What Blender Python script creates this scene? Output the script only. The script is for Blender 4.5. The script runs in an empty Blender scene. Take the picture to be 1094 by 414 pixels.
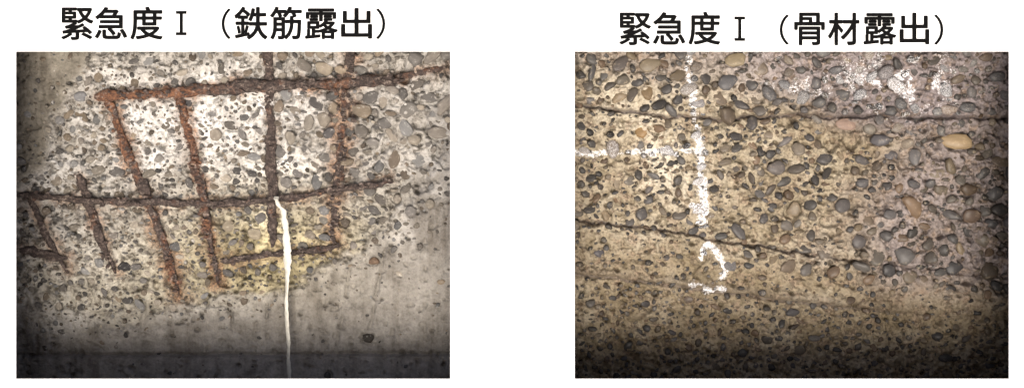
import bpy, math, random
import numpy as np
from mathutils import Matrix, Vector, Euler

# ------------------------------------------------------------------ camera, sky, sun, exposure
S = 0.003                 # metres per photograph pixel at the face of the board
DCAM = 6.0                # camera distance from the board face
TILT = math.radians(35)   # the board leans back like a reading desk
ORIGIN = Vector((0, 0, 2.3))
sc = bpy.context.scene
C = sc.collection
ROOT = Matrix.Translation(ORIGIN) @ Matrix.Rotation(TILT, 4, 'X')

cam_d = bpy.data.cameras.new('camera')
cam = bpy.data.objects.new('camera', cam_d)
C.objects.link(cam)
cam.matrix_world = ROOT @ Matrix.Translation((0, 0, DCAM))
cam_d.sensor_width = 36
cam_d.lens = 36 * DCAM / (1094 * S)
cam_d.clip_end = 3000
sc.camera = cam

SUN_EL, SUN_AZ = math.radians(37), math.radians(-1)   # azimuth measured from -Y towards +X
world = bpy.data.worlds.new('World')
sc.world = world
world.use_nodes = True
wn = world.node_tree.nodes
bg = wn['Background']
sky = wn.new('ShaderNodeTexSky')
sky.sky_type = 'NISHITA'
sky.sun_disc = False
sky.sun_elevation = SUN_EL
sky.sun_rotation = math.pi - SUN_AZ
sky.air_density = 0.55
sky.dust_density = 4.0
sky.ozone_density = 0.3
world.node_tree.links.new(sky.outputs[0], bg.inputs[0])
bg.inputs[1].default_value = 0.06

sun_d = bpy.data.lights.new('sun', 'SUN')
sun_d.energy = 1.5
sun_d.angle = math.radians(31)
sun_d.color = (1.0, 0.93, 0.84)
sun = bpy.data.objects.new('sun', sun_d)
C.objects.link(sun)
to_sun = Vector((math.cos(SUN_EL) * math.sin(SUN_AZ), -math.cos(SUN_EL) * math.cos(SUN_AZ), math.sin(SUN_EL)))
sun.rotation_euler = to_sun.to_track_quat('Z', 'Y').to_euler()

sc.view_settings.view_transform = 'Standard'
sc.view_settings.look = 'None'
sc.view_settings.gamma = 1
sc.view_settings.exposure = 1.68
sc.view_settings.use_curve_mapping = False

# ------------------------------------------------------------------ helpers
rng = np.random.default_rng(7)
random.seed(7)


def tag(o, label=None, cat=None, group=None, kind=None):
    if label: o['label'] = label
    if cat: o['category'] = cat
    if group: o['group'] = group
    if kind: o['kind'] = kind
    return o


def link(o, parent=None):
    C.objects.link(o)
    if parent:
        o.parent = parent
    return o


def mesh_np(name, verts, faces, smooth=True):
    """verts (n,3); faces list of arrays with equal width, or a plain list"""
    me = bpy.data.meshes.new(name)
    if isinstance(faces, np.ndarray):
        n, k = faces.shape
        me.vertices.add(len(verts))
        me.vertices.foreach_set('co', np.asarray(verts, dtype=np.float32).ravel())
        me.loops.add(n * k)
        me.loops.foreach_set('vertex_index', faces.astype(np.int32).ravel())
        me.polygons.add(n)
        me.polygons.foreach_set('loop_start', (np.arange(n) * k).astype(np.int32))
        me.update(calc_edges=True)
        me.validate()
    else:
        me.from_pydata([tuple(v) for v in verts], [], faces)
        me.update()
    if smooth:
        me.polygons.foreach_set('use_smooth', np.ones(len(me.polygons), dtype=bool))
    return me


def obj(name, me, mat, parent=None, mw=None):
    o = bpy.data.objects.new(name, me)
    if mat and not me.materials:
        me.materials.append(mat)
    link(o, parent)
    return o


def boxes(name, bl, mat, parent=None):
    vs, fs = [], []
    for (x0, x1, y0, y1, z0, z1) in bl:
        b = len(vs)
        vs += [(x, y, z) for z in (z0, z1) for y in (y0, y1) for x in (x0, x1)]
        fs += [[b + i for i in f] for f in ((0, 2, 3, 1), (4, 5, 7, 6), (0, 1, 5, 4), (2, 6, 7, 3), (0, 4, 6, 2), (1, 3, 7, 5))]
    return obj(name, mesh_np(name, vs, fs, smooth=False), mat, parent)


_lat = {}


def vnoise(x, y, seed):
    if seed not in _lat:
        _lat[seed] = np.random.default_rng(seed).random((256, 256))
    L = _lat[seed]
    xi = np.floor(x).astype(int); yi = np.floor(y).astype(int)
    fx = x - xi; fy = y - yi
    fx = fx * fx * (3 - 2 * fx); fy = fy * fy * (3 - 2 * fy)
    a = L[xi & 255, yi & 255]; b = L[(xi + 1) & 255, yi & 255]
    c = L[xi & 255, (yi + 1) & 255]; d = L[(xi + 1) & 255, (yi + 1) & 255]
    return (a * (1 - fx) + b * fx) * (1 - fy) + (c * (1 - fx) + d * fx) * fy - 0.5


def fbm(x, y, scale, seed, octv=4, gain=0.5):
    out = 0; amp = 1; f = 1 / scale
    for o in range(octv):
        out = out + amp * vnoise(x * f + 17.3 * o, y * f + 5.1 * o, seed + o)
        amp *= gain; f *= 2.03
    return out


def sstep(a, b, x):
    t = np.clip((x - a) / (b - a), 0, 1)
    return t * t * (3 - 2 * t)


def seg_dist(px, py, line):
    d = np.full(np.shape(px), 1e9)
    for (x0, y0), (x1, y1) in zip(line[:-1], line[1:]):
        dx, dy = x1 - x0, y1 - y0
        t = np.clip(((px - x0) * dx + (py - y0) * dy) / (dx * dx + dy * dy), 0, 1)
        d = np.minimum(d, np.hypot(px - x0 - t * dx, py - y0 - t * dy))
    return d


def inside(px, py, poly):
    r = np.zeros(np.shape(px), dtype=bool)
    n = len(poly)
    for i in range(n):
        x0, y0 = poly[i]; x1, y1 = poly[(i + 1) % n]
        if y0 == y1: continue
        c = ((y0 > py) != (y1 > py)) & (px < (x1 - x0) * (py - y0) / (y1 - y0) + x0)
        r ^= c
    return r


def sdf(px, py, poly):
    d = seg_dist(px, py, poly + [poly[0]])
    return np.where(inside(px, py, poly), d, -d)


# ------------------------------------------------------------------ materials
def new_mat(name):
    m = bpy.data.materials.new(name)
    m.use_nodes = True
    nt = m.node_tree
    return m, nt, nt.nodes['Principled BSDF']


def N(nt, typ, **kw):
    n = nt.nodes.new(typ)
    for k, v in kw.items():
        if k in n.inputs.keys() if isinstance(k, str) else False:
            n.inputs[k].default_value = v
        else:
            setattr(n, k, v)
    return n


def noise(nt, vec, scale, detail=4, rough=0.55):
    n = nt.nodes.new('ShaderNodeTexNoise')
    n.inputs['Scale'].default_value = scale
    n.inputs['Detail'].default_value = detail
    n.inputs['Roughness'].default_value = rough
    nt.links.new(vec, n.inputs['Vector'])
    return n.outputs['Fac']


def ramp(nt, fac, stops):
    r = nt.nodes.new('ShaderNodeValToRGB')
    e = r.color_ramp.elements
    while len(e) < len(stops): e.new(0.5)
    for i, (p, c) in enumerate(stops):
        e[i].position = p
        e[i].color = (*c, 1) if not isinstance(c, (int, float)) else (c, c, c, 1)
    nt.links.new(fac, r.inputs[0])
    return r.outputs[0]


def mix(nt, fac, a, b, mode='MIX'):
    m = nt.nodes.new('ShaderNodeMix')
    m.data_type = 'RGBA'; m.blend_type = mode
    for s, v in ((m.inputs[0], fac), (m.inputs[6], a), (m.inputs[7], b)):
        if isinstance(v, (int, float)): s.default_value = v
        elif isinstance(v, tuple): s.default_value = (*v, 1)
        else: nt.links.new(v, s)
    return m.outputs[2]


def math_(nt, op, a, b=0.0):
    m = nt.nodes.new('ShaderNodeMath'); m.operation = op; m.use_clamp = False
    for s, v in zip(m.inputs, (a, b)):
        if isinstance(v, (int, float)): s.default_value = v
        else: nt.links.new(v, s)
    return m.outputs[0]


def bump(nt, h, strength, dist, base=None):
    b = nt.nodes.new('ShaderNodeBump')
    b.inputs['Strength'].default_value = strength
    b.inputs['Distance'].default_value = dist
    nt.links.new(h, b.inputs['Height'])
    if base: nt.links.new(base, b.inputs['Normal'])
    return b.outputs[0]


def grains(nt, vec, scale):
    n = nt.nodes.new('ShaderNodeTexVoronoi')
    n.inputs['Scale'].default_value = scale
    nt.links.new(vec, n.inputs['Vector'])
    g = nt.nodes.new('ShaderNodeSeparateColor'); nt.links.new(n.outputs['Color'], g.inputs[0])
    return g.outputs[0], n.outputs['Distance']


def attr(nt, name):
    a = nt.nodes.new('ShaderNodeAttribute'); a.attribute_name = name
    return a


def coords(nt):
    return nt.nodes.new('ShaderNodeTexCoord').outputs['Object']


def simple_mat(name, col, rough=0.6, nscale=40, var=0.15, bstr=0.1, bdist=0.002):
    m, nt, p = new_mat(name)
    v = coords(nt)
    f = noise(nt, v, nscale)
    lo = tuple(c * (1 - var) for c in col); hi = tuple(min(1, c * (1 + var)) for c in col)
    nt.links.new(ramp(nt, f, [(0.3, lo), (0.7, hi)]), p.inputs['Base Color'])
    p.inputs['Roughness'].default_value = rough
    nt.links.new(bump(nt, noise(nt, v, nscale * 4), bstr, bdist), p.inputs['Normal'])
    return m


M_board = simple_mat('white_board_paint', (0.86, 0.86, 0.86), 0.65, 30, 0.01, 0.03, 0.0005)
M_ink = simple_mat('black_ink', (0.006, 0.006, 0.006), 0.9, 30, 0.05, 0.0)
M_ink.node_tree.nodes['Principled BSDF'].inputs['Specular IOR Level'].default_value = 0.0
M_shade_box = simple_mat('shade_box_dark', (0.05, 0.045, 0.04), 0.8, 12, 0.2, 0.2)  # lining of the added box that keeps stray light off the slabs
M_post = simple_mat('timber_post', (0.25, 0.17, 0.1), 0.7, 14, 0.25, 0.3)
M_ground = simple_mat('gravel_ground', (0.22, 0.2, 0.17), 0.9, 18, 0.4, 0.6, 0.02)
M_tape = simple_mat('white_tape', (0.52, 0.50, 0.43), 0.7, 50, 0.2, 0.6, 0.004)
M_chalk = simple_mat('white_chalk', (0.9, 0.9, 0.92), 0.35, 90, 0.06, 0.5, 0.003)


def mat_mortar_left():
    m, nt, p = new_mat('spalled_concrete')
    v = coords(nt)
    z = attr(nt, 'zone')
    sp = nt.nodes.new('ShaderNodeSeparateColor'); nt.links.new(z.outputs['Color'], sp.inputs[0])
    big = noise(nt, v, 7, 5); med = noise(nt, v, 30, 6, 0.65); fine = noise(nt, v, 140, 4, 0.7)
    fresh = ramp(nt, big, [(0.32, (0.46, 0.44, 0.41)), (0.5, (0.62, 0.60, 0.565)), (0.64, (0.74, 0.725, 0.70))])
    fresh = mix(nt, ramp(nt, med, [(0.36, 0.8), (0.47, 0.0)]), fresh, (0.25, 0.235, 0.22))
    mp = nt.nodes.new('ShaderNodeMapping'); mp.inputs['Scale'].default_value = (1.0, 0.12, 0.3); nt.links.new(v, mp.inputs['Vector'])
    streak = noise(nt, mp.outputs[0], 16, 5, 0.65)
    old = ramp(nt, med, [(0.3, (0.155, 0.143, 0.127)), (0.5, (0.215, 0.20, 0.182)), (0.7, (0.275, 0.258, 0.237))])
    old = mix(nt, 1.0, old, ramp(nt, streak, [(0.34, (0.55, 0.52, 0.48)), (0.55, (1.0, 1.0, 1.0))]), 'MULTIPLY')
    old = mix(nt, ramp(nt, big, [(0.45, 0.0), (0.7, 0.6)]), old, (0.30, 0.285, 0.262))
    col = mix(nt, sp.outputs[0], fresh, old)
    och_glow = mix(nt, 1.0, col, (0.95, 0.86, 0.55), 'MULTIPLY')
    col = mix(nt, sp.outputs[2], col, och_glow)  # yellow tint, partly a painted lamp glow
    col = mix(nt, math_(nt, 'MULTIPLY', z.outputs['Alpha'], ramp(nt, med, [(0.35, 1.0), (0.66, 0.6)])), col, mix(nt, 1.0, col, (0.37, 0.35, 0.32), 'MULTIPLY'))  # grime and light falloff multiplied into the colour
    rustc = ramp(nt, fine, [(0.35, (0.09, 0.055, 0.04)), (0.5, (0.22, 0.125, 0.075)), (0.65, (0.38, 0.21, 0.10))])
    rf = math_(nt, 'MULTIPLY', sp.outputs[1], ramp(nt, med, [(0.3, 0.45), (0.6, 1.0)]))
    col = mix(nt, rf, col, rustc)
    gr, gd = grains(nt, v, 120)
    col = mix(nt, math_(nt, 'MULTIPLY', math_(nt, 'MULTIPLY', ramp(nt, gr, [(0.55, 0.0), (0.75, 1.0)]), math_(nt, 'SUBTRACT', 1.0, math_(nt, 'MULTIPLY', sp.outputs[0], 0.7))), ramp(nt, med, [(0.40, 0.85), (0.62, 0.1)])), col, mix(nt, 1.0, col, (0.42, 0.40, 0.37), 'MULTIPLY'))
    col = mix(nt, 0.55, col, ramp(nt, fine, [(0.3, 0.55), (0.5, 0.95), (0.7, 1.0)]), 'MULTIPLY')
    nt.links.new(col, p.inputs['Base Color'])
    p.inputs['Roughness'].default_value = 0.85
    b = bump(nt, med, 0.7, 0.010); b = bump(nt, fine, 0.8, 0.004, b); b = bump(nt, gd, 0.5, 0.004, b)
    nt.links.new(b, p.inputs['Normal'])
    return m


def mat_mortar_right():
    m, nt, p = new_mat('washed_concrete')
    v = coords(nt)
    z = attr(nt, 'zone')
    sp = nt.nodes.new('ShaderNodeSeparateColor'); nt.links.new(z.outputs['Color'], sp.inputs[0])
    big = noise(nt, v, 6, 5); med = noise(nt, v, 28, 6, 0.65); fine = noise(nt, v, 150, 4, 0.7)
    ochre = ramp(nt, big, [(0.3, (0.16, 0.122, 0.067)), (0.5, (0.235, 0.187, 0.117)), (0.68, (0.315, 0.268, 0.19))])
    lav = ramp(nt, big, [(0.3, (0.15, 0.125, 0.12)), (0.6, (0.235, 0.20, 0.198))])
    cream_pool = ramp(nt, big, [(0.3, (0.50, 0.435, 0.32)), (0.6, (0.66, 0.605, 0.49))])
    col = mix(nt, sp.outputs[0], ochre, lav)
    col = mix(nt, sp.outputs[1], col, cream_pool)  # pale pool of light mixed into the mortar colour
    col = mix(nt, sp.outputs[2], col, (0.09, 0.07, 0.068))
    col = mix(nt, ramp(nt, med, [(0.34, 0.7), (0.5, 0.0)]), col, (0.24, 0.17, 0.115))
    gr, gd = grains(nt, v, 120)
    col = mix(nt, math_(nt, 'MULTIPLY', ramp(nt, gr, [(0.5, 0.0), (0.7, 1.0)]), ramp(nt, med, [(0.42, 0.95), (0.64, 0.2)])), col, mix(nt, 1.0, col, (0.45, 0.43, 0.40), 'MULTIPLY'))
    col = mix(nt, 0.6, col, ramp(nt, fine, [(0.3, 0.5), (0.5, 0.95), (0.7, 1.0)]), 'MULTIPLY')
    # glints and chalked lines painted white, broken by the grain of the wall
    w = attr(nt, 'glint_mark').outputs['Fac']
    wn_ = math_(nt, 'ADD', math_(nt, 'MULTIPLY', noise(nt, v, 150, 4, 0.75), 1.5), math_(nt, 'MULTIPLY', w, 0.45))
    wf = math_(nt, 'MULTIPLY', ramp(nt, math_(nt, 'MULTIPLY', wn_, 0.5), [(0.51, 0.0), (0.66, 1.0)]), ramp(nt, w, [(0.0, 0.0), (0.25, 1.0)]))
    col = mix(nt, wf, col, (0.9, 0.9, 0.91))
    nt.links.new(col, p.inputs['Base Color'])
    p.inputs['Roughness'].default_value = 0.7
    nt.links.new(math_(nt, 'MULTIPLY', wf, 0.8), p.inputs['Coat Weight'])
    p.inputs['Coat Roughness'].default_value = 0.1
    b = bump(nt, med, 0.7, 0.010); b = bump(nt, fine, 0.8, 0.004, b); b = bump(nt, gd, 0.5, 0.004, b)
    nt.links.new(b, p.inputs['Normal'])
    return m


def mat_stone(name, mass, coat, rough, paste):
    m, nt, p = new_mat(name)
    v = coords(nt)
    if mass:
        tn = attr(nt, 'tone'); col = tn.outputs['Color']; glint_chalk = tn.outputs['Alpha']; f = noise(nt, v, 60, 4); f2 = noise(nt, v, 200, 3)
    else:
        oi = nt.nodes.new('ShaderNodeObjectInfo'); col = oi.outputs['Color']; glint_chalk = oi.outputs['Alpha']
        g = nt.nodes.new('ShaderNodeVectorMath'); g.operation = 'ADD'
        nt.links.new(v, g.inputs[0]); nt.links.new(oi.outputs['Location'], g.inputs[1])
        f = noise(nt, g.outputs[0], 1.7, 5); f2 = noise(nt, g.outputs[0], 9, 4, 0.7)
    c = mix(nt, 1.0, col, ramp(nt, f, [(0.3, 0.65), (0.7, 1.0)]), 'MULTIPLY')
    c = mix(nt, ramp(nt, f2, [(0.58, 0.0), (0.76, 0.18)]), c, (0.34, 0.30, 0.25))
    # cement paste still clinging to the stone
    c = mix(nt, ramp(nt, math_(nt, 'ADD', math_(nt, 'MULTIPLY', f, 0.7), math_(nt, 'MULTIPLY', f2, 0.3)), [(0.57, 0.0), (0.66, 0.5)]), c, paste)
    c = mix(nt, math_(nt, 'MULTIPLY', glint_chalk, ramp(nt, f2, [(0.46, 0.0), (0.60, 0.8)])), c, (0.88, 0.88, 0.9))  # the same painted glints and chalked lines carried over the stones
    nt.links.new(c, p.inputs['Base Color'])
    p.inputs['Roughness'].default_value = rough
    p.inputs['Coat Weight'].default_value = coat
    p.inputs['Specular IOR Level'].default_value = 0.3
    p.inputs['Coat Roughness'].default_value = 0.22
    nt.links.new(bump(nt, f2, 0.5, 0.004), p.inputs['Normal'])
    return m


def mat_rust():
    m, nt, p = new_mat('corroded_steel')
    v = coords(nt)
    a = noise(nt, v, 16, 5, 0.6); b = noise(nt, v, 95, 6, 0.8)
    ra = attr(nt, 'rust').outputs['Fac']
    dark = ramp(nt, b, [(0.32, (0.014, 0.011, 0.010)), (0.5, (0.052, 0.036, 0.030)), (0.66, (0.17, 0.125, 0.105))])
    orange = ramp(nt, b, [(0.32, (0.035, 0.018, 0.013)), (0.5, (0.14, 0.062, 0.034)), (0.66, (0.36, 0.17, 0.08))])
    f = math_(nt, 'ADD', a, math_(nt, 'SUBTRACT', ra, 0.5))
    c = mix(nt, ramp(nt, f, [(0.42, 0.0), (0.6, 1.0)]), dark, orange)
    c = mix(nt, ramp(nt, noise(nt, v, 48, 5, 0.75), [(0.55, 0.0), (0.66, 0.7)]), c, (0.36, 0.29, 0.24))
    nt.links.new(c, p.inputs['Base Color'])
    p.inputs['Roughness'].default_value = 0.85
    nt.links.new(bump(nt, b, 1.0, 0.012), p.inputs['Normal'])
    return m


M_left = mat_mortar_left(); M_right = mat_mortar_right(); M_rust = mat_rust()
M_stone_l = mat_stone('dusty_river_stone', False, 0.0, 0.75, (0.50, 0.48, 0.44))
M_stone_lm = mat_stone('dusty_small_stone', True, 0.0, 0.75, (0.50, 0.48, 0.44))
M_stone_r = mat_stone('wet_river_stone', False, 0.12, 0.6, (0.38, 0.31, 0.21))
M_stone_rm = mat_stone('wet_small_stone', True, 0.08, 0.65, (0.38, 0.31, 0.21))
M_beam = simple_mat('stained_beam_concrete', (0.2, 0.165, 0.125), 0.85, 22, 0.35, 0.5, 0.004)

# ------------------------------------------------------------------ ground and board
ground = boxes('ground', [(-400, 400, -400, 400, -0.3, 0.0)], M_ground)
tag(ground, 'flat grey gravel ground under the display board', None, kind='structure')

OPEN = {'l': (17, 481, 55, 404), 'r': (614, 1078, 55, 404)}


def bx(px): return (px - 547) * S
def by(py): return (207 - py) * S


board = bpy.data.objects.new('display_board', None)
board.matrix_world = ROOT
link(board)
tag(board, 'white display board with black headings above two rectangular viewing openings', 'display board')
U0, U1, V0, V1 = -2.5, 2.5, -1.35, 1.3
l0, l1, t, b = bx(17), bx(481), by(55), by(404)
r0, r1 = bx(614), bx(1078)
# the face is cut round the two openings as one sheet 6 mm thick
us = [U0, l0, l1, r0, r1, U1]; vs_ = [V0, b, t, V1]
V, F = [], []
for zz in (0.0, -0.006):
    for vv in vs_:
        for uu in us: V.append((uu, vv, zz))
idx = lambda i, j, k: k * 24 + j * 6 + i
for i in range(5):
    for j in range(3):
        if j == 1 and i in (1, 3): continue
        F.append((idx(i, j, 0), idx(i + 1, j, 0), idx(i + 1, j + 1, 0), idx(i, j + 1, 0)))
        F.append((idx(i, j, 1), idx(i, j + 1, 1), idx(i + 1, j + 1, 1), idx(i + 1, j, 1)))
for i in (1, 3):
    q = [(i, 1), (i + 1, 1), (i + 1, 2), (i, 2)]
    for a_, b_ in zip(q, q[1:] + q[:1]):
        F.append((idx(*a_, 0), idx(*b_, 0), idx(*b_, 1), idx(*a_, 1)))
ring = [(i, 0) for i in range(5)] + [(5, j) for j in range(3)] + [(i, 3) for i in range(5, 0, -1)] + [(0, j) for j in range(3, 0, -1)]
for a_, b_ in zip(ring, ring[1:] + ring[:1]):
    F.append((idx(*a_, 0), idx(*a_, 1), idx(*b_, 1), idx(*b_, 0)))
obj('face_panel', mesh_np('face_panel', V, F, smooth=False), M_board, board)

PAD = 64
BACK = -1.75
for key in 'lr':  # unseen box added behind each opening so light enters only through it
    x0, x1, y0, y1 = OPEN[key]
    a0, a1, c0, c1 = bx(x0 - PAD) * 1.0, bx(x1 + PAD), by(y1 + 150), by(y0 - 75)
    if key == 'l': a0 = bx(x0 - 200)
    else: a1 = bx(x1 + 205)
    T = 0.018
    boxes('shade_box', [(a0 - T, a0, c0, c1, BACK, -0.007), (a1, a1 + T, c0, c1, BACK, -0.007),
                          (a0, a1, c0 - T, c0, BACK, -0.007), (a0, a1, c1, c1 + T, BACK, -0.007),
                          (a0 - T, a1 + T, c0 - T, c1 + T, BACK - T, BACK - 0.001)], M_shade_box, board)
inv = ROOT.inverted()
for x in (-2.2, 0.0, 2.2):
    # timber posts carry the board down to the ground
    y_c, z_c = 0.95, -0.08
    top = ROOT @ Vector((x, y_c, z_c))
    me = boxes('post', [(x - 0.05, x + 0.05, top.y - 0.05, top.y + 0.05, -0.1, top.z)], M_post, board)
    me.matrix_parent_inverse = inv
    low = ROOT @ Vector((x, -1.15, z_c))
    me = boxes('post', [(x - 0.05, x + 0.05, low.y - 0.05, low.y + 0.05, -0.1, low.z)], M_post, board)
    me.matrix_parent_inverse = inv

# headings, one mesh per character
def glyph(ch, bold):
    cu = bpy.data.curves.new('character', 'FONT')
    cu.body = ch
    cu.size = 1.0
    cu.offset = bold
    cu.resolution_u = 4
    o = bpy.data.objects.new('character', cu)
    C.objects.link(o)
    bpy.context.view_layer.update()
    dg = bpy.context.evaluated_depsgraph_get()
    me = bpy.data.meshes.new_from_object(o.evaluated_get(dg))
    bpy.data.objects.remove(o)
    return me


def heading(chars, label):
    h = bpy.data.objects.new('heading', None)
    link(h, board)
    tag(h, label)
    for ch, x0, x1, y0, y1 in chars:
        if ch == 'I':
            w = 3.6
            xc = (x0 + x1) / 2
            me = bpy.data.meshes.new('character')
            V = []; Fc = []
            pts = [(x0, y0), (x1, y0), (x1, y0 + 3.2), (xc + w / 2, y0 + 3.2), (xc + w / 2, y1 - 3.2), (x1, y1 - 3.2), (x1, y1), (x0, y1),
                   (x0, y1 - 3.2), (xc - w / 2, y1 - 3.2), (xc - w / 2, y0 + 3.2), (x0, y0 + 3.2)]
            me.from_pydata([(bx(a), by(c), 0.0025) for a, c in pts], [], [tuple(range(11, -1, -1))])
        else:
            me = glyph(ch, 0.0)
            co = np.empty(len(me.vertices) * 3); me.vertices.foreach_get('co', co); co = co.reshape(-1, 3)
            mn, mx = co.min(0), co.max(0)
            n = np.zeros_like(co)
            n[:, 0] = bx(x0) + (co[:, 0] - mn[0]) / (mx[0] - mn[0]) * (bx(x1) - bx(x0))
            n[:, 1] = by(y1) + (co[:, 1] - mn[1]) / (mx[1] - mn[1]) * (by(y0) - by(y1))
            n[:, 2] = 0.0025
            nf = [tuple(p.vertices) for p in me.polygons]
            e = 0.75 if ch not in '（）' else 0.25
            V, Fc = [], []
            # the weight of the strokes: the outline laid over itself, shifted by half a pixel
            for q, (ox, oy) in enumerate(((0, 0), (e, 0), (-e, 0), (0, e), (0, -e), (e * .7, e * .7), (-e * .7, e * .7), (e * .7, -e * .7), (-e * .7, -e * .7))):
                Fc += [tuple(i + len(V) for i in f) for f in nf]
                V += [tuple(p) for p in (n + np.array([ox * S, oy * S, 0.00012 * q]))]
            me = bpy.data.meshes.new('character')
            me.from_pydata(V, [], Fc)
        obj('character', me, M_ink, h)
    return h


heading([('緊', 66, 99.5, 9, 42.5), ('急', 102, 135.5, 8.5, 41.5), ('度', 140, 173.5, 8, 42), ('I', 188, 199.5, 12, 38),
         ('（', 237, 246.5, 9.5, 42), ('鉄', 251, 285.5, 8, 42), ('筋', 289, 322, 8, 42), ('露', 326.5, 360.5, 10, 41.5),
         ('出', 365, 397, 9.5, 41), ('）', 402, 411.5, 9.5, 42)], 'black heading ending in 鉄筋露出')
heading([('緊', 662, 695, 14.5, 48), ('急', 698, 731.5, 14, 47.5), ('度', 736, 769, 13.5, 47.5), ('I', 784.5, 796, 18, 44),
         ('（', 833, 842.5, 16, 48), ('骨', 849, 880.5, 14.5, 48), ('材', 885, 917.5, 14.5, 48), ('露', 923, 957, 15, 47.5),
         ('出', 961.5, 992, 14.5, 47), ('）', 998, 1007.5, 16, 48)], 'black heading ending in 骨材露出')


# ------------------------------------------------------------------ stones
def dome(seed, nseg):
    r = np.random.default_rng(seed)
    th = np.arange(nseg) / nseg * 2 * math.pi
    th = th + r.uniform(-.3, .3, nseg) * 6.28 / nseg
    R = 1 + sum(r.uniform(-1, 1) * a * np.cos(k * th + r.uniform(0, 6.28)) for k, a in ((2, .14), (3, .15), (4, .08), (5, .05)))
    for _ in range(3):        # broken straight sides
        a = r.uniform(0, 6.28); c = r.uniform(.72, .95)
        R = np.minimum(R, c / np.maximum(np.cos(th - a), 0.05))
    off = r.uniform(-.18, .18, 2)
    V = [(off[0], off[1], 1.0)]
    for t, z in ((.68, .88 + r.uniform(-.06, .06)), (.95, .45), (1.02, -.9)):
        for i in range(nseg):
            zz = z + (r.uniform(-.13, .13) if z > 0 else 0)
            V.append((R[i] * t * math.cos(th[i]) + off[0] * (1 - t), R[i] * t * math.sin(th[i]) + off[1] * (1 - t), zz))
    Fc = []
    for i in range(nseg):
        j = (i + 1) % nseg
        Fc.append((0, 1 + i, 1 + j))
        for k in range(2):
            a, b2 = 1 + k * nseg, 1 + (k + 1) * nseg
            Fc.append((a + i, b2 + i, b2 + j)); Fc.append((a + i, b2 + j, a + j))
    return np.array(V), np.array(Fc)


BIG = [dome(100 + i, 12) for i in range(26)]
SMALL = [dome(300 + i, 8) for i in range(14)]


class Scatter:
    def __init__(self):
        self.cell = 14; self.h = {}; self.items = []

    def free(self, x, y, r, gap):
        cx, cy = int(x // self.cell), int(y // self.cell)
        n = 3
        for i in range(cx - n, cx + n + 1):
            for j in range(cy - n, cy + n + 1):
                for (X, Y, R) in self.h.get((i, j), ()):
                    if (X - x) ** 2 + (Y - y) ** 2 < ((R + r) * gap) ** 2: return False
        return True

    def add(self, x, y, rx, ry, ang, tone):
        self.items.append((x, y, rx, ry, ang, tone))
        self.h.setdefault((int(x // self.cell), int(y // self.cell)), []).append((x, y, math.sqrt(rx * ry)))


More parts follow.
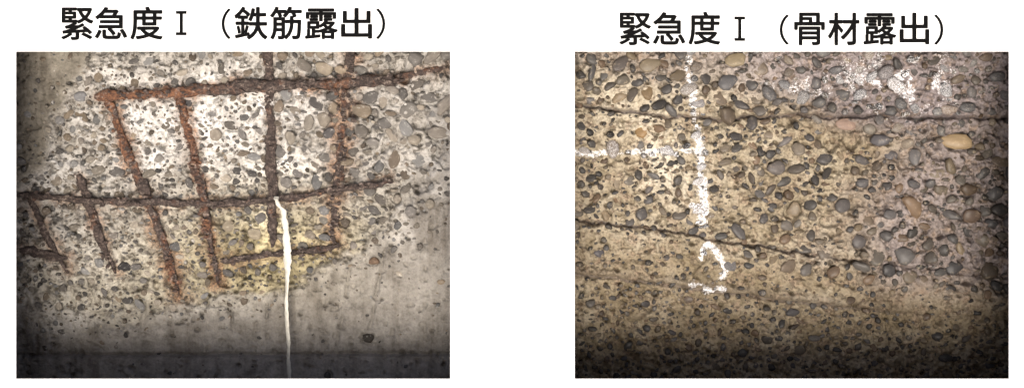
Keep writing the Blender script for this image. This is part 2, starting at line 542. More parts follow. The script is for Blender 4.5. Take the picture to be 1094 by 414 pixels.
def build_slab(name, label, key, depth, height, dens, tones, explicit, zones, glint_mark, mats, tries, seed, edge, prot):
    """depth(py): base plane; height(px,py): relief in metres toward the viewer; dens(px,py)->(probability, size factor)"""
    M_m, M_s, M_sm = mats
    x0, x1, y0, y1 = OPEN[key]
    e0, e1, e2, e3 = edge
    X0, X1, Y0, Y1 = x0 - e0, x1 + e1, y0 - e2, y1 + e3
    r = np.random.default_rng(seed)
    sca = Scatter()
    for (x, y, rx, ry, ang, tone) in explicit:
        sca.add(x, y, rx, ry, math.radians(-ang), tuple(0.62 * c_ for c_ in tone))
    for (rmin, rmax, n) in tries:
        xs = r.uniform(X0, X1, n); ys = r.uniform(Y0, Y1, n)
        pr, sf = dens(xs, ys)
        us = r.random(n); szs = rmin * (rmax / rmin) ** (r.random(n) ** 1.3)
        for i in range(n):
            rr = szs[i] * sf[i]
            if rr < 1.15 or us[i] > pr[i]: continue
            if not sca.free(xs[i], ys[i], rr, 0.97): continue
            asp = r.uniform(0.75, 2.0)
            sca.add(xs[i], ys[i], rr * math.sqrt(asp), rr / math.sqrt(asp), r.normal(0, 0.55), tones(r, xs[i], ys[i]))
    it = sca.items
    n_ex = len(explicit)
    lost = set(i for i in range(n_ex, len(it)) if r.random() < 0.16)
    step = 1.25
    gx = np.arange(X0, X1 + step, step); gy = np.arange(Y0, Y1 + step, step)
    PX, PY = np.meshgrid(gx, gy)
    H = height(PX, PY)
    Hs = H.copy()
    # pits and grooves round the stones
    for k_, (x, y, rx, ry, ang, tone) in enumerate(it):
        R = max(rx, ry) * 1.45 + 2
        i0, i1 = np.searchsorted(gx, (x - R, x + R)); j0, j1 = np.searchsorted(gy, (y - R, y + R))
        if i0 >= i1 or j0 >= j1: continue
        dx = PX[j0:j1, i0:i1] - x; dy = PY[j0:j1, i0:i1] - y
        ca, sa = math.cos(ang), math.sin(ang)
        q = np.hypot((dx * ca - dy * sa) / rx, (dx * sa + dy * ca) / ry)
        g = S * min(rx, ry) * (max(0.0, r.normal(0.48, 0.32)) if k_ not in lost else r.uniform(0.7, 1.2))
        q = q + 0.9 * fbm(PX[j0:j1, i0:i1], PY[j0:j1, i0:i1], 7, 401, 2)
        H[j0:j1, i0:i1] -= g * (1 - sstep(0.85, 1.35, q))
    npit = int(len(PX.ravel()) * 0.011)
    for x, y, rad in zip(r.uniform(X0, X1, npit), r.uniform(Y0, Y1, npit), r.uniform(1.2, 3.4, npit)):
        if r.random() > dens(np.array([x]), np.array([y]))[0][0] + 0.12: continue
        R = rad * 2
        i0, i1 = np.searchsorted(gx, (x - R, x + R)); j0, j1 = np.searchsorted(gy, (y - R, y + R))
        q = np.hypot(PX[j0:j1, i0:i1] - x, (PY[j0:j1, i0:i1] - y) * 1.3) / rad
        H[j0:j1, i0:i1] -= 3.0 * rad * S * (1 - sstep(0.4, 1.1, q))

    def place(px, py, h):
        d = depth(px, py)
        k = (DCAM + d) / DCAM
        return (px - 547) * S * k, (207 - py) * S * k, -d + h

    u, v, w = place(PX, PY, H)
    ny, nx = PX.shape
    verts = np.stack([u, v, w], -1).reshape(-1, 3)
    ids = np.arange(ny * nx).reshape(ny, nx)
    quads = np.stack([ids[:-1, :-1], ids[1:, :-1], ids[1:, 1:], ids[:-1, 1:]], -1).reshape(-1, 4)
    # sides and back make the slab a solid block
    border = np.concatenate([ids[0, :-1], ids[:-1, -1], ids[-1, :0:-1], ids[:0:-1, 0]])
    bb = verts[border].copy(); bb[:, 2] = verts[:, 2].min() - 0.22
    nb = len(border); base = ny * nx
    verts = np.concatenate([verts, bb, [[bb[:, 0].mean(), bb[:, 1].mean(), bb[0, 2]]]])
    k = np.arange(nb); k2 = (k + 1) % nb
    side = np.stack([border[k], border[k2], base + k2, base + k], -1)
    cen = base + nb
    back = np.stack([base + k[::2], base + k2[::2], base + (k2[::2] + 1) % nb, np.full(len(k[::2]), cen)], -1)
    me = mesh_np('mortar_face', verts, np.concatenate([quads, side, back]))
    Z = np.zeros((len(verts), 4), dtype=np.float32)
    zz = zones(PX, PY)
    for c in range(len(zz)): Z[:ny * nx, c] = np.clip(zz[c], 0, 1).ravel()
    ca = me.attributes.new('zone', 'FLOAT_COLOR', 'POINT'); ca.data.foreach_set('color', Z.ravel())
    if glint_mark:
        W = np.zeros(len(verts), dtype=np.float32); W[:ny * nx] = np.clip(glint_mark(PX, PY), 0, 1).ravel()
        wa = me.attributes.new('glint_mark', 'FLOAT', 'POINT'); wa.data.foreach_set('value', W)
    root = bpy.data.objects.new(name, None)
    root.matrix_world = ROOT
    link(root)
    tag(root, label, 'concrete slab', kind='thing')
    obj('mortar_face', me, M_m, root)

    def h_at(x, y):
        i = int(np.clip((x - X0) / step, 0, nx - 1)); j = int(np.clip((y - Y0) / step, 0, ny - 1))
        return Hs[j, i]
    it = [q for k_, q in enumerate(it) if k_ not in lost]
    vis = [q for q in it if x0 - 4 < q[0] < x1 + 4 and y0 - 4 < q[1] < y1 + 4]
    vis.sort(key=lambda q: -q[2] * q[3])
    big = set(id(q) for q in vis[:300])
    meshes = []
    for V, Fc in BIG:
        mm = mesh_np('stone', V, Fc); mm.materials.append(M_s); meshes.append(mm)
    MV, MF, MC = [], [], []; nv = 0
    for q in it:
        x, y, rx, ry, ang, tone = q
        hh = h_at(x, y)
        uu, vv, ww = place(x, y, hh)
        rz = min(rx, ry) * r.uniform(*prot)
        tx, ty = r.normal(0, 0.16, 2)
        tone = (tone[0] * 1.04, tone[1] * 0.96, tone[2] * 0.86)
        kk = 1.0 + depth(x, y) / DCAM
        sink = r.uniform(-0.1, 0.7)
        glint_chalk = float(np.clip(glint_mark(np.array([x]), np.array([y]))[0] * 0.9, 0, 1)) if glint_mark else 0.0
        if id(q) in big:
            o = bpy.data.objects.new('stone', meshes[r.integers(len(meshes))])
            o.location = (uu, vv, ww - sink * rz * S)
            o.rotation_euler = (tx, ty, ang)
            o.scale = (rx * S * kk, ry * S * kk, rz * S)
            o.color = (*tone, glint_chalk)
            link(o, root)
        else:
            dk = r.uniform(0.5, 1.0); tone = tuple(c_ * dk for c_ in tone)
            V, Fc = SMALL[r.integers(len(SMALL))]
            ca_, sa_ = math.cos(ang), math.sin(ang)
            P = V * np.array([rx * S * kk, ry * S * kk, rz * S])
            Q = np.stack([P[:, 0] * ca_ - P[:, 1] * sa_ + uu, P[:, 0] * sa_ + P[:, 1] * ca_ + vv, P[:, 2] + ww - sink * rz * S + P[:, 0] * ty], -1)
            MV.append(Q); MF.append(Fc + nv); nv += len(V)
            MC.append(np.tile(np.array([*tone, glint_chalk], dtype=np.float32), (len(V), 1)))
    me = mesh_np('small_stones', np.concatenate(MV), np.concatenate(MF))
    at = me.attributes.new('tone', 'FLOAT_COLOR', 'POINT'); at.data.foreach_set('color', np.concatenate(MC).astype(np.float32).ravel())
    tag(obj('small_stones', me, M_sm, root), kind='stuff')
    print(name, 'stones', len(it), 'visible', len(vis), 'largest', vis[0][2:4], '300th', vis[min(299, len(vis) - 1)][2:4])
    return root, place, h_at


# ------------------------------------------------------------------ left: spalled soffit with bars
BARS = {
    'H1': [(102, 103), (150, 101), (200, 98), (245, 94), (290, 92), (350, 90), (400, 87), (432, 85)],
    'H1b': [(418, 84), (445, 79), (478, 71)],
    'H2': [(10, 208), (60, 211), (100, 215), (170, 217), (230, 217), (290, 214), (330, 208), (370, 201), (396, 197), (421, 193)],
    'H3': [(238, 280), (262, 275), (300, 270), (335, 268), (366, 262)],
    'H4': [(12, 266), (40, 270), (72, 276)],
    'V1': [(114, 104), (126, 135), (138, 165), (160, 218), (176, 262), (192, 313)],
    'V2': [(189, 102), (200, 135), (208, 170), (216, 205), (223, 250), (233, 303)],
    'V3': [(285, 40), (288, 92), (289, 140), (290, 210), (292, 264)],
    'V4': [(376, 40), (372, 80), (367, 120), (364, 160), (359, 205), (356, 260)],
    'V5': [(82, 186), (92, 215), (106, 250), (124, 292)],
    'V6': [(28, 205), (40, 235), (56, 265), (72, 292)],
}
SPALL = [(95, -20), (98, 60), (76, 105), (58, 150), (40, 178), (12, 200), (-80, 215), (-80, 330), (10, 318), (60, 338), (105, 348), (150, 344), (205, 326),
         (262, 312), (330, 303), (368, 282), (402, 258), (432, 236), (450, 204), (466, 172), (478, 140), (492, 108), (520, 76), (560, 40), (560, -20)]


def depth_l(px, py):
    # soffit leans away from the viewer towards its far edge, then the beam face
    return 0.20 + np.clip((np.asarray(py, float) - 30) / 350, -0.15, 1.6) * 0.30 + np.clip((240 - np.asarray(px, float)) / 230, -1.3, 1.4) * 0.06


def spall_l(px, py):
    s = sdf(px, py, SPALL) + 22 * fbm(px, py, 42, 50, 4, 0.6)
    return sstep(-5, 9, s)


def height_l(px, py):
    sp = spall_l(px, py)
    h = 0.024 * (1 - sp) + fbm(px, py, 90, 11, 3) * 0.03 * sp
    h = h + (fbm(px, py, 22, 21, 4, 0.6) * 0.028 + fbm(px, py, 7, 31, 3, 0.6) * 0.016) * (0.2 + 0.8 * sp)
    h = h + fbm(px, py, 60, 41, 3) * 0.008 * (1 - sp)
    h = h - 0.014 * sstep(0.20, 0.36, fbm(px * 0.8, py * 1.2, 7, 461, 2)) * (0.25 + 0.75 * sp)
    for k, ln in BARS.items():
        h = h - 0.013 * np.exp(-(seg_dist(px, py, ln) / 7.5) ** 2) * sp * (0.7 + 1.2 * fbm(px, py, 18, 491, 2))
    # joint towards the beam and the thin cracks in the sound cover
    jl = 378 - (px - 75) * 0.004 + fbm(px, py, 30, 61, 2) * 2
    below = sstep(-1.5, 2.5, py - jl)
    h = h + below * (0.018 + (py - 378) * S * 0.5)
    h = h - 0.02 * np.exp(-((py - jl) / 1.5) ** 2)
    for ln in CRACKS:
        d = seg_dist(px + fbm(px, py, 14, 71, 3) * 3, py, ln)
        h = h - 0.016 * np.exp(-(d / 1.5) ** 2) * sstep(-0.1, 0.15, fbm(px, py, 12, 77, 3))
    h = h - 0.012 * sstep(0.34, 0.42, fbm(px, py * 1.4, 7, 481, 2)) * (1 - sp)
    # form-board ridge lines low in the cover
    h = h + 0.004 * sstep(-2, 2, py - 345 + (px - 200) * 0.11)
    return h


CRACKS = [[(376, 282), (366, 340), (360, 372)], [(412, 258), (404, 300), (396, 350)], [(246, 318), (250, 350), (248, 372)], [(286, 322), (287, 360)],
          [(310, 300), (332, 310), (334, 372)], [(60, 352), (110, 372)]]


def dens_l(px, py):
    sp = spall_l(px, py)
    near = sstep(-34, 4, sdf(px, py, SPALL) + 30 * fbm(px, py, 30, 55, 3, 0.6))
    pr = 0.97 * sp + (0.05 + 0.35 * near) * (1 - sp)
    # bright mortar in the upper middle holds fewer stones
    quiet = np.exp(-(((px - 215) / 85) ** 2 + ((py - 105) / 75) ** 2))
    pr = pr * (1 - 0.62 * quiet)
    pr = np.where(py > 340, pr * 0.6, pr)
    tl = (px < 100) & (py < 190)
    pr = np.where(tl, np.maximum(pr, 0.22), pr)
    sf = 0.66 + 0.58 * sstep(230, 380, px) * (1 - sstep(150, 330, py)) - 0.12 * sstep(120, 330, py)
    for k, ln in BARS.items():
        pr = np.where(seg_dist(px, py, ln) < 7, 0.0, pr)
    pr = np.where(sp < 0.5, pr, pr); sf = np.where(sp < 0.5, sf * 0.8, sf)
    return pr, sf


def tones_l(r, x, y):
    base = [(0.27, 0.26, 0.25), (0.20, 0.20, 0.205), (0.36, 0.34, 0.31), (0.16, 0.16, 0.165), (0.30, 0.26, 0.21), (0.25, 0.265, 0.285), (0.42, 0.40, 0.36), (0.22, 0.19, 0.16)]
    c = np.array(base[r.integers(len(base))]) * r.uniform(0.28, 0.75)
    return tuple(c)


EX_L = [(435, 118, 9, 11, 60, (.2, .2, .2)), (455, 103, 14, 6, 8, (.16, .16, .165)), (412, 132, 8, 7, 30, (.17, .17, .175)), (345, 73, 11, 8, 0, (.36, .33, .28)),
        (124, 183, 9, 7, 10, (.13, .13, .135)), (105, 181, 7, 5.5, 0, (.24, .23, .21)), (230, 143, 7, 9, 0, (.33, .31, .28)), (225, 122, 6, 5, 0, (.25, .26, .28)),
        (200, 110, 4.5, 4, 0, (.09, .09, .1)), (171, 170, 5, 6, 0, (.3, .3, .3)), (132, 284, 9, 6, -10, (.035, .035, .04)), (394, 360, 6.5, 5.5, 30, (.06, .055, .05)),
        (268, 296, 3.5, 3.5, 0, (.03, .03, .03)), (222, 228, 5.5, 5.5, 0, (.4, .38, .32)), (60, 233, 7, 5, -10, (.1, .1, .1)), (400, 278, 6, 4, 0, (.2, .14, .1)),
        (325, 70, 7, 10, -50, (.2, .19, .18)), (385, 75, 9, 6, 20, (.2, .2, .2)), (346, 128, 8, 9, 0, (.3, .28, .25)), (352, 142, 6, 7, 20, (.12, .12, .13)),
        (380, 185, 9, 6, 10, (.19, .19, .19)), (350, 168, 9, 6, 0, (.2, .2, .2)), (330, 130, 6, 10, 20, (.28, .27, .25)), (398, 152, 8, 6, 20, (.25, .25, .25)),
        (86, 103, 7, 6, 20, (.28, .30, .34)), (63, 128, 6, 5, 0, (.25, .26, .28)), (95, 170, 6, 4.5, 0, (.3, .29, .27)), (60, 192, 7, 6, 0, (.3, .28, .25)),
        (305, 195, 8, 6, 0, (.22, .22, .22)), (318, 185, 7, 5, 30, (.2, .2, .21)), (395, 205, 8, 5, 0, (.17, .17, .17)), (330, 250, 8, 6, 0, (.25, .23, .2)),
        (322, 262, 7, 6, 0, (.2, .2, .19)), (345, 235, 6, 5, 0, (.22, .22, .21)), (245, 240, 8, 7, 0, (.34, .31, .25)), (272, 250, 9, 7, 20, (.38, .35, .28))]


def zones_l(px, py):
    sp = spall_l(px, py)
    rust = 0
    for k, ln in BARS.items():
        wdt = {'H1': 8, 'V1': 9.5, 'V2': 8.5, 'V3': 6, 'V4': 13, 'H1b': 8, 'H3': 7}.get(k, 6)
        d = seg_dist(px + fbm(px, py, 16, 91, 3) * 14, py + fbm(px, py, 16, 95, 3) * 14, ln)
        rust = np.maximum(rust, np.exp(-(d / wdt) ** 2 * 1.1) * (0.95 if k in ('V1', 'V2', 'H1', 'V4') else 0.6))
    rust = np.maximum(rust, 0.6 * np.exp(-(((px - 195) / 16) ** 2 + ((py - 318) / 10) ** 2)))
    och_glow = 1.0 * np.exp(-(((px - 290) / 120) ** 2 + ((py - 270) / 60) ** 2)) + 0.25 * sstep(230, 330, py)  # yellow lamp glow beside the tape, painted into the colour
    n = fbm(px, py, 60, 191, 4, 0.6)
    clean_pool = np.exp(-(((px - 205) / 125) ** 2 + ((py - 115) / 80) ** 2)) + 0.35 * np.exp(-(((px - 290) / 70) ** 2 + ((py - 250) / 40) ** 2))  # left bright where the pool of light falls
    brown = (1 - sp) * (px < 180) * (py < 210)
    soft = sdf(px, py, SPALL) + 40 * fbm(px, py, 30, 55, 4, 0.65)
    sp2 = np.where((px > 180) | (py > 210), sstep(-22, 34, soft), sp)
    dirt_falloff = 1.0 * (1 - sstep(0.15, 0.9, clean_pool + n * 0.7)) * sp2 + 0.6 * brown  # grime together with painted falloff away from the light pool
    och_glow = och_glow * (0.35 + 0.65 * sp) + 0.3 * brown
    return (1 - sp2), rust * (0.25 + 0.75 * sp), och_glow, dirt_falloff


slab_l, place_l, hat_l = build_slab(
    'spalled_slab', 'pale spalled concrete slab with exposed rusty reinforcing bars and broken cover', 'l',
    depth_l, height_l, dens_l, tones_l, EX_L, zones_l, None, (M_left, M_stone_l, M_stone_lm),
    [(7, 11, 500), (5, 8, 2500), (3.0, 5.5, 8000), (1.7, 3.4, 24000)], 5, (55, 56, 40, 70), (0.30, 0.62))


def tube(name, line, rad, mat, place, hfun, lift, color, parent, seed, flat=0.6, sub=2.0, fade=(0.8, 0.6), taper=14, label=None):
    pts = np.array(line, float)
    seg = np.hypot(*np.diff(pts, axis=0).T); cum = np.concatenate([[0], np.cumsum(seg)])
    n = max(6, int(cum[-1] / sub)); tt = np.linspace(0, cum[-1], n)
    x = np.interp(tt, cum, pts[:, 0]); y = np.interp(tt, cum, pts[:, 1])
    kern = np.ones(9) / 9
    if n > 14:
        xp = np.pad(x, 4, mode='reflect', reflect_type='odd'); yp = np.pad(y, 4, mode='reflect', reflect_type='odd')
        x = np.convolve(xp, kern, 'valid'); y = np.convolve(yp, kern, 'valid')
    jit = fbm(tt, tt * 0 + seed, 26, seed, 3) * 2.4
    h = np.array([hfun(a, c) for a, c in zip(x, y)])
    hp = np.pad(h, 8, mode='edge'); h = np.convolve(hp, np.ones(17) / 17, 'valid')
    dx, dy = np.gradient(x), np.gradient(y); L = np.hypot(dx, dy); dx /= L; dy /= L
    x = x - dy * jit; y = y + dx * jit
    K = 12
    V = []
    big = fbm(tt, tt * 0 + seed * 3.3, 34, seed + 3, 3, 0.6)
    orange = []
    e = np.minimum(1, np.minimum(fade[0] + tt / 14, fade[1] + (tt[-1] - tt) / taper))
    for i in range(n):
        for k in range(K):
            a = 2 * math.pi * k / K
            nz = fbm(np.array([tt[i] * 1.0 + 100]), np.array([k * 5.0 if k < K / 2 else (K - k) * 5.0 + 3]), 9, seed + 7, 3, 0.65)[0]
            rr = rad * e[i] * (1 + 0.85 * nz + 0.6 * big[i])
            off = math.cos(a) * rr
            up = math.sin(a) * rr * flat
            u, v, w = place(x[i] - dy[i] * off, y[i] + dx[i] * off, h[i] + (lift + up) * S)
            V.append((float(u), float(v), float(w)))
            orange.append(color + 0.42 * math.exp(-((x[i] - 160) / 75) ** 2 - ((y[i] - 135) / 55) ** 2) + 0.10 * math.exp(-((x[i] - 365) / 30) ** 2 - ((y[i] - 130) / 60) ** 2))
    Fc = [(i * K + k, i * K + (k + 1) % K, (i + 1) * K + (k + 1) % K, (i + 1) * K + k) for i in range(n - 1) for k in range(K)]
    Fc.append(tuple(range(K - 1, -1, -1))); Fc.append(tuple((n - 1) * K + k for k in range(K)))
    me = mesh_np(name, V, Fc)
    oa = me.attributes.new('rust', 'FLOAT', 'POINT'); oa.data.foreach_set('value', np.array(orange, dtype=np.float32))
    o = obj(name, me, mat, parent)
    if label: o['label'] = label
    return o


SPEC = {  # radius px, lift px, orange share, label
    'V3': (4.3, 3.6, 0.33, None), 'V4': (4.0, 0.4, 0.38, None), 'V1': (4.4, 3.0, 0.38, None), 'V2': (4.1, 3.0, 0.38, None),
    'V5': (4.2, 2.8, 0.33, None), 'V6': (4.0, 2.6, 0.30, None), 'H1': (5.0, 8.0, 0.40, 'thick orange rusted bar with a broken tapering end'),
    'H1b': (3.0, 2.0, 0.46, None), 'H2': (3.2, 8.5, 0.30, 'long dark rusted bar crossing in front of the others'), 'H3': (3.0, 4.6, 0.38, None),
    'H4': (4.0, 3.6, 0.25, None)}
for i, (k, (rad, lift, colr, lab)) in enumerate(SPEC.items()):
    tube('reinforcing_bar', BARS[k], rad, M_rust, place_l, hat_l, lift, colr, slab_l, 500 + 13 * i, label=lab,
         fade=(0.35, 0.15) if k in ('H1', 'H2', 'H3') else (0.5, 0.25), taper=55 if k in ('V1', 'V2', 'V5', 'V6') else 16)
# loose rust scale on the bars
def flakes(name, line, spread, count, size, mat, place, hfun, lift, parent, seed, color=0.6, tilt=0.5, gate=None):
    r = np.random.default_rng(seed)
    pts = np.array(line, float)
    seg = np.hypot(*np.diff(pts, axis=0).T); cum = np.concatenate([[0], np.cumsum(seg)])
    V, Fc = [], []
    for _ in range(count):
        t_ = r.uniform(0, cum[-1]); x = np.interp(t_, cum, pts[:, 0]) + r.normal(0, spread); y = np.interp(t_, cum, pts[:, 1]) + r.normal(0, spread)
        if gate and not gate(x, y, r): continue
        n = r.integers(5, 8); s_ = size[0] + (size[1] - size[0]) * r.random() ** 1.8; a0 = r.uniform(0, 6.28); asp = r.uniform(0.25, 1)
        tx, ty = r.normal(0, tilt, 2)
        h = hfun(x, y)
        b_ = len(V)
        for top in (1, 0):
            for k in range(n):
                a = a0 + 2 * math.pi * k / n; rr = s_ * r.uniform(0.5, 1.35) if top else s_ * 0.8
                ox, oy = rr * math.cos(a), rr * asp * math.sin(a)
                z = lift + ox * tx + oy * ty + (0.5 if top else -0.7)
                u, v, w = place(x + ox, y + oy, h + z * S)
                V.append((float(u), float(v), float(w)))
        Fc.append(tuple(b_ + n - 1 - k for k in range(n)))
        for k in range(n):
            Fc.append((b_ + k, b_ + (k + 1) % n, b_ + n + (k + 1) % n, b_ + n + k))
    o = obj(name, mesh_np(name, V, Fc, smooth=False), mat, parent)
    me = o.data
    oa = me.attributes.new('rust', 'FLOAT', 'POINT'); oa.data.foreach_set('value', np.full(len(me.vertices), color, dtype=np.float32))
    o['kind'] = 'stuff'
    return o


for i, (k, sp_, cnt, lf) in enumerate((('V1', 3.2, 200, 6), ('V2', 3.0, 180, 6), ('H1', 3.0, 280, 11), ('V4', 4.5, 240, 4.5), ('H2', 2.2, 240, 11), ('V3', 2.8, 130, 6), ('V5', 3, 80, 5), ('H3', 2.4, 90, 6.5))):
    flakes('rust_scale', BARS[k], sp_, cnt, (0.9, 3.4), M_rust, place_l, hat_l, lf, slab_l, 900 + i, color=0.5 if k in ('V1', 'V2') else 0.38)

# white tape hanging from the crossing bar
def ribbon(line, name, label, cat):
    pts = np.array([p[:2] for p in line], float); wd = np.array([p[2] for p in line]); lf = np.array([p[3] for p in line]); tw = np.array([p[4] for p in line])
    n = 170; s_ = np.linspace(0, len(line) - 1, n); k = np.arange(len(line))
    f = lambda a: np.convolve(np.pad(np.interp(s_, k, a), 4, mode='edge'), np.ones(9) / 9, 'valid')
    x, y, w_, l_, t_ = f(pts[:, 0]), f(pts[:, 1]), f(wd) * 0.85, f(lf), f(tw)
    w_ = w_ * (1 + 0.5 * fbm(s_, s_ * 0, 0.35, 601, 3)); x = x + fbm(s_, s_ * 0 + 9, 0.8, 611, 3) * 1.6
    V = []
    for i in range(n):
        for (a, th) in ((-1, 0), (0, .35), (1, 0), (1, -.6), (0, -.25), (-1, -.6)):
            off = a * w_[i] / 2
            ux = off * math.cos(t_[i]); uz = off * math.sin(t_[i]) + th
            u, v, w = place_l(x[i] + ux, y[i] + 0.1 * off, (l_[i] + uz) * S)
            V.append((float(u), float(v), float(w)))
    Fc = [(i * 6 + k, (i + 1) * 6 + k, (i + 1) * 6 + (k + 1) % 6, i * 6 + (k + 1) % 6) for i in range(n - 1) for k in range(6)]
    Fc += [tuple(range(6)), tuple((n - 1) * 6 + k for k in range(5, -1, -1))]
    o = obj(name, mesh_np(name, V, Fc), M_tape)
    o.matrix_world = ROOT
    return tag(o, label, cat)


ribbon([(296, 209, 5, 8, .2), (297, 214, 5, 15, .1), (299, 219, 6, 16, 0), (304, 223, 6, 17, .2), (306, 232, 7, 18, .1), (308, 248, 8, 20, 0), (309.5, 262, 11, 22, .1), (310.5, 276, 9.5, 24, .2),
        (309.5, 290, 7, 26, .5), (309, 310, 6, 28, 1.0), (309.8, 322, 6.5, 29, .2), (309.5, 335, 6, 30, .8), (311, 360, 5.5, 32, .3), (312, 372, 6, 32, 1.0), (312.5, 385, 5.5, 34, .4), (314, 410, 5, 36, .9), (316, 440, 5, 38, .3)],
       'hanging_tape', 'white tape looped over a rusty bar and hanging down', 'tape')

# ------------------------------------------------------------------ right: washed-out wall with exposed aggregate
def line_y(pts):
    xs = [p[0] for p in pts]; ys = [p[1] for p in pts]
    return lambda px: np.interp(px, xs, ys)


C1 = line_y([(540, 106), (614, 112), (690, 121), (760, 127), (850, 122), (960, 124), (1078, 125), (1150, 125)])
C2 = line_y([(540, 232), (614, 237), (700, 244), (780, 259), (860, 271), (960, 284), (1150, 305)])
C3 = line_y([(540, 280), (614, 287), (720, 300), (850, 317), (950, 327), (1078, 336), (1150, 341)])


def seam(px, py):
    return fbm(px, py, 14, 141, 3) * 3.5 + fbm(px, py, 5, 145, 2) * 2


def depth_r(px, py):
    return 0.18 + np.clip((np.asarray(py, float) - 30) / 350, -0.15, 1.6) * 0.34 + np.clip((np.asarray(px, float) - 640) / 440, -0.25, 1.3) * 0.05


def height_r(px, py):
    h = fbm(px, py, 110, 111, 3) * 0.018 + fbm(px, py, 20, 121, 4, 0.6) * 0.022 + fbm(px, py, 6, 131, 3, 0.6) * 0.013
    h = h - 0.013 * sstep(0.22, 0.36, fbm(px * 0.8, py * 1.25, 7, 471, 2))
    w = seam(px, py)
    d1 = py - C1(px) + w
    br = 0.55 + 0.45 * sstep(-0.15, 0.2, fbm(px, py * 0.2, 24, 147, 3))
    h = h + 0.022 * (1 - sstep(-3, 1, d1)) - 0.040 * br * np.exp(-((d1 - 1) / 1.25) ** 2)
    d2 = py - C2(px) + w
    fade2 = 1 - 0.45 * sstep(850, 930, px)
    h = h - 0.034 * br * np.exp(-(d2 / 1.15) ** 2) * fade2 + 0.010 * sstep(-2, 3, d2)
    d3 = py - C3(px) + w * 0.6
    h = h + (0.014 * np.exp(-(d3 / 4.0) ** 2) - 0.016 * np.exp(-((d3 - 5.5) / 1.8) ** 2)) * (1 - 0.7 * sstep(880, 1000, px))
    return h


def dens_r(px, py):
    d2 = py - C2(px)
    pr = np.full(np.shape(px), 0.92)
    sf = np.full(np.shape(px), 0.95)
    pr = np.where(py < C1(px), 0.85, pr); sf = np.where(py < C1(px), 1.0, sf)
    right = sstep(740, 880, px)
    mid = (py > C1(px)) & (py < C2(px))
    sf = np.where(mid, 0.74 + 0.3 * right, sf)
    # row of large stones sitting on the second joint
    row = np.exp(-((py - (C2(px) - 12 + 4 * right)) / (12 + 10 * right)) ** 2) * sstep(690, 800, px)
    pr = pr + 0.2 * row; sf = sf + 0.16 * row
    band = (d2 > 6 + 14 * right) & (py < C3(px) + 6)
    pr = np.where(band, 0.16, pr); sf = np.where(band, 0.6, sf)
    low = py > C3(px) + 6
    pr = np.where(low, 0.62, pr); sf = np.where(low, 0.56 + 0.1 * right, sf)
    # smooth strip of paste under the first joint on the right-hand side
    pr = np.where((py > C1(px)) & (py < C1(px) + 16) & (px > 850), 0.2, pr)
    for c in (C1, C3):
        pr = np.where(np.abs(py - c(px)) < 3, 0.15, pr)
    return pr, sf


def tones_r(r, x, y):
    base = [(0.115, 0.11, 0.105), (0.085, 0.083, 0.086), (0.16, 0.15, 0.135), (0.125, 0.125, 0.13), (0.06, 0.057, 0.055), (0.16, 0.13, 0.10), (0.23, 0.20, 0.16), (0.10, 0.09, 0.08), (0.14, 0.135, 0.14), (0.19, 0.135, 0.09), (0.28, 0.23, 0.16)]
    return tuple(np.array(base[r.integers(len(base))]) * r.uniform(0.28, 0.68))


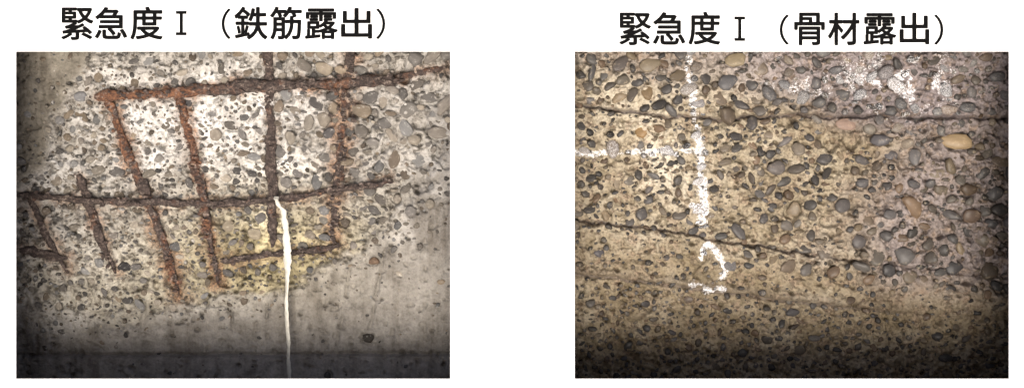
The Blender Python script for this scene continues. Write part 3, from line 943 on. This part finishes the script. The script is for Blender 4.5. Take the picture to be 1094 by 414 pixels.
EX_R = [(811, 74, 12, 8.5, 0, (.20, .17, .14)), (777, 88, 11, 9, -10, (.11, .115, .13)), (694, 70, 12, 8, -5, (.22, .19, .14)), (691, 98, 6.5, 9, 0, (.24, .18, .11)),
        (663, 68, 11, 7, -35, (.12, .11, .11)), (632, 78, 4, 11, 15, (.08, .08, .085)), (647, 79, 5, 9, 25, (.08, .08, .08)), (664, 86, 9, 6, -20, (.13, .12, .1)),
        (785, 64, 12, 8, 5, (.3, .26, .18)), (686, 140, 9, 7, -20, (.36, .25, .13)), (655, 160, 8, 11, 0, (.14, .11, .08)), (830, 179, 10, 8, -10, (.15, .14, .14)),
        (748, 220, 15, 9, -5, (.16, .15, .14)), (788, 157, 7, 5, -30, (.1, .1, .1)), (694, 200, 5, 9, 30, (.13, .12, .12)), (659, 196, 4, 8, 0, (.3, .26, .2)),
        (1022, 152, 20, 9, 5, (.36, .28, .17)), (905, 133, 13, 7, 5, (.38, .29, .25)), (899, 103, 10, 8, 0, (.08, .08, .085)), (945, 78, 9, 8, 0, (.14, .13, .14)),
        (940, 149, 12, 7, 0, (.10, .10, .115)), (1009, 96, 8, 9, -20, (.08, .08, .085)), (1034, 115, 9, 6, 10, (.06, .06, .065)), (959, 92, 12, 8, 25, (.17, .16, .16)),
        (978, 167, 7, 10, -15, (.13, .13, .14)), (953, 166, 8, 7, 0, (.11, .11, .125)), (921, 196, 8, 6, -10, (.10, .10, .11)), (929, 138, 8, 6, 0, (.2, .19, .17)),
        (1037, 231, 11, 8, 5, (.13, .09, .065)), (1020, 286, 10, 8, 0, (.05, .05, .055)), (949, 289, 8, 7, 0, (.05, .05, .055)), (950, 228, 8, 5.5, 0, (.14, .14, .15)),
        (918, 258, 9, 9, 0, (.09, .085, .09)), (900, 258, 8, 7, 0, (.16, .145, .12)), (880, 272, 8, 6, 0, (.17, .15, .13)), (840, 240, 9, 7, 0, (.15, .14, .13)),
        (866, 251, 6, 7, 0, (.12, .115, .11)), (853, 158, 8, 8, 0, (.22, .2, .17)), (870, 88, 7, 8, 0, (.10, .10, .11)), (855, 75, 6, 5, 0, (.07, .07, .07)),
        (892, 75, 8, 5, -20, (.07, .07, .08)), (1065, 82, 9, 6, 10, (.08, .08, .085)), (1018, 62, 7, 5, 0, (.06, .06, .065)), (1000, 120, 6, 5, 0, (.1, .1, .1)),
        (950, 118, 8, 6, 0, (.06, .06, .065)), (1070, 172, 12, 6, 10, (.15, .12, .09)), (976, 196, 8, 5, 15, (.09, .09, .1)), (1060, 238, 8, 6, 0, (.07, .07, .075)),
        (800, 283, 6, 4, 0, (.05, .05, .05)), (770, 252, 8, 4, 0, (.07, .07, .07)), (640, 270, 6, 5, 0, (.10, .10, .12)), (780, 282, 8, 7, 0, (.14, .14, .15)),
        (735, 320, 7, 5, 0, (.14, .11, .09)), (793, 376, 6, 5, 0, (.05, .05, .05)), (847, 333, 8, 5, 0, (.09, .09, .1)), (725, 230, 9, 5, 0, (.12, .11, .1))]


def zones_r(px, py):
    n = fbm(px, py, 70, 151, 3)
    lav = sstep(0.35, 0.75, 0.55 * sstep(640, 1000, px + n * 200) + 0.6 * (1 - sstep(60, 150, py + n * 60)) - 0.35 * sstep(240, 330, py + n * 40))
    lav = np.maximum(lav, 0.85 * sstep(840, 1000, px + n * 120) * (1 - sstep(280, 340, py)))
    cream_pool = 0.95 * np.exp(-(((px - 715) / 120) ** 2 + ((py - 160) / 90) ** 2)) * (0.8 + n)  # pool of light left of centre, painted as paler mortar
    w = seam(px, py)
    dark = 0.95 * np.exp(-((py - C1(px) + w - 1) / 1.9) ** 2) + 0.9 * np.exp(-((py - C2(px) + w) / 1.6) ** 2) * (1 - 0.45 * sstep(850, 930, px)) \
        + (0.3 * np.exp(-((py - C3(px) + w * .6 - 1) / 4.0) ** 2) + 0.6 * np.exp(-((py - C3(px) + w * .6 - 5.5) / 1.5) ** 2)) * (1 - 0.7 * sstep(880, 1000, px))
    return lav, cream_pool, dark


def glint_mark_r(px, py):
    """where water glints and chalked lines are painted white on the wall"""
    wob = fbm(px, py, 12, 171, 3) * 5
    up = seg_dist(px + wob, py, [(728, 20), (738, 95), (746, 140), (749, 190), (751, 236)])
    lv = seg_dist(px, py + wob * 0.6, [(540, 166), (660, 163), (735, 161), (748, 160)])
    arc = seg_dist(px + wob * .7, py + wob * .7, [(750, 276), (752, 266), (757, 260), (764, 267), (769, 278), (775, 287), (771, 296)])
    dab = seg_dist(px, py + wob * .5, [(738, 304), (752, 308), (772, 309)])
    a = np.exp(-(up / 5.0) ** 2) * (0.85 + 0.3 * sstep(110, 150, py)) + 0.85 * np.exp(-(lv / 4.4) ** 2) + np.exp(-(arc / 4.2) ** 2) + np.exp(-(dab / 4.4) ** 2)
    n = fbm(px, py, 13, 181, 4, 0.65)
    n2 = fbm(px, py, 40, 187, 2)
    sparkle = np.exp(-(((px - 968) / 62) ** 2 + ((py - 86) / 36) ** 2)) + 0.7 * np.exp(-(((px - 880) / 26) ** 2 + ((py - 84) / 20) ** 2)) \
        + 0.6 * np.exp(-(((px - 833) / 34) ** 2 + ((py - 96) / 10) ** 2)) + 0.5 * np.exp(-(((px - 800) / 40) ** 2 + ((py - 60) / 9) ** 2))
    sparkle = 1.2 * np.minimum(sparkle, 1) * sstep(-0.12, 0.25, n + 0.4 * n2)  # broken white patches painted for the sparkle of water
    return np.maximum(1.3 * a * sstep(-0.45, 0.0, n), sparkle)


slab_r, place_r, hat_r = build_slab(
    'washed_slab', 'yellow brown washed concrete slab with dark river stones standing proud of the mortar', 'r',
    depth_r, height_r, dens_r, tones_r, EX_R, zones_r, glint_mark_r, (M_right, M_stone_r, M_stone_rm),
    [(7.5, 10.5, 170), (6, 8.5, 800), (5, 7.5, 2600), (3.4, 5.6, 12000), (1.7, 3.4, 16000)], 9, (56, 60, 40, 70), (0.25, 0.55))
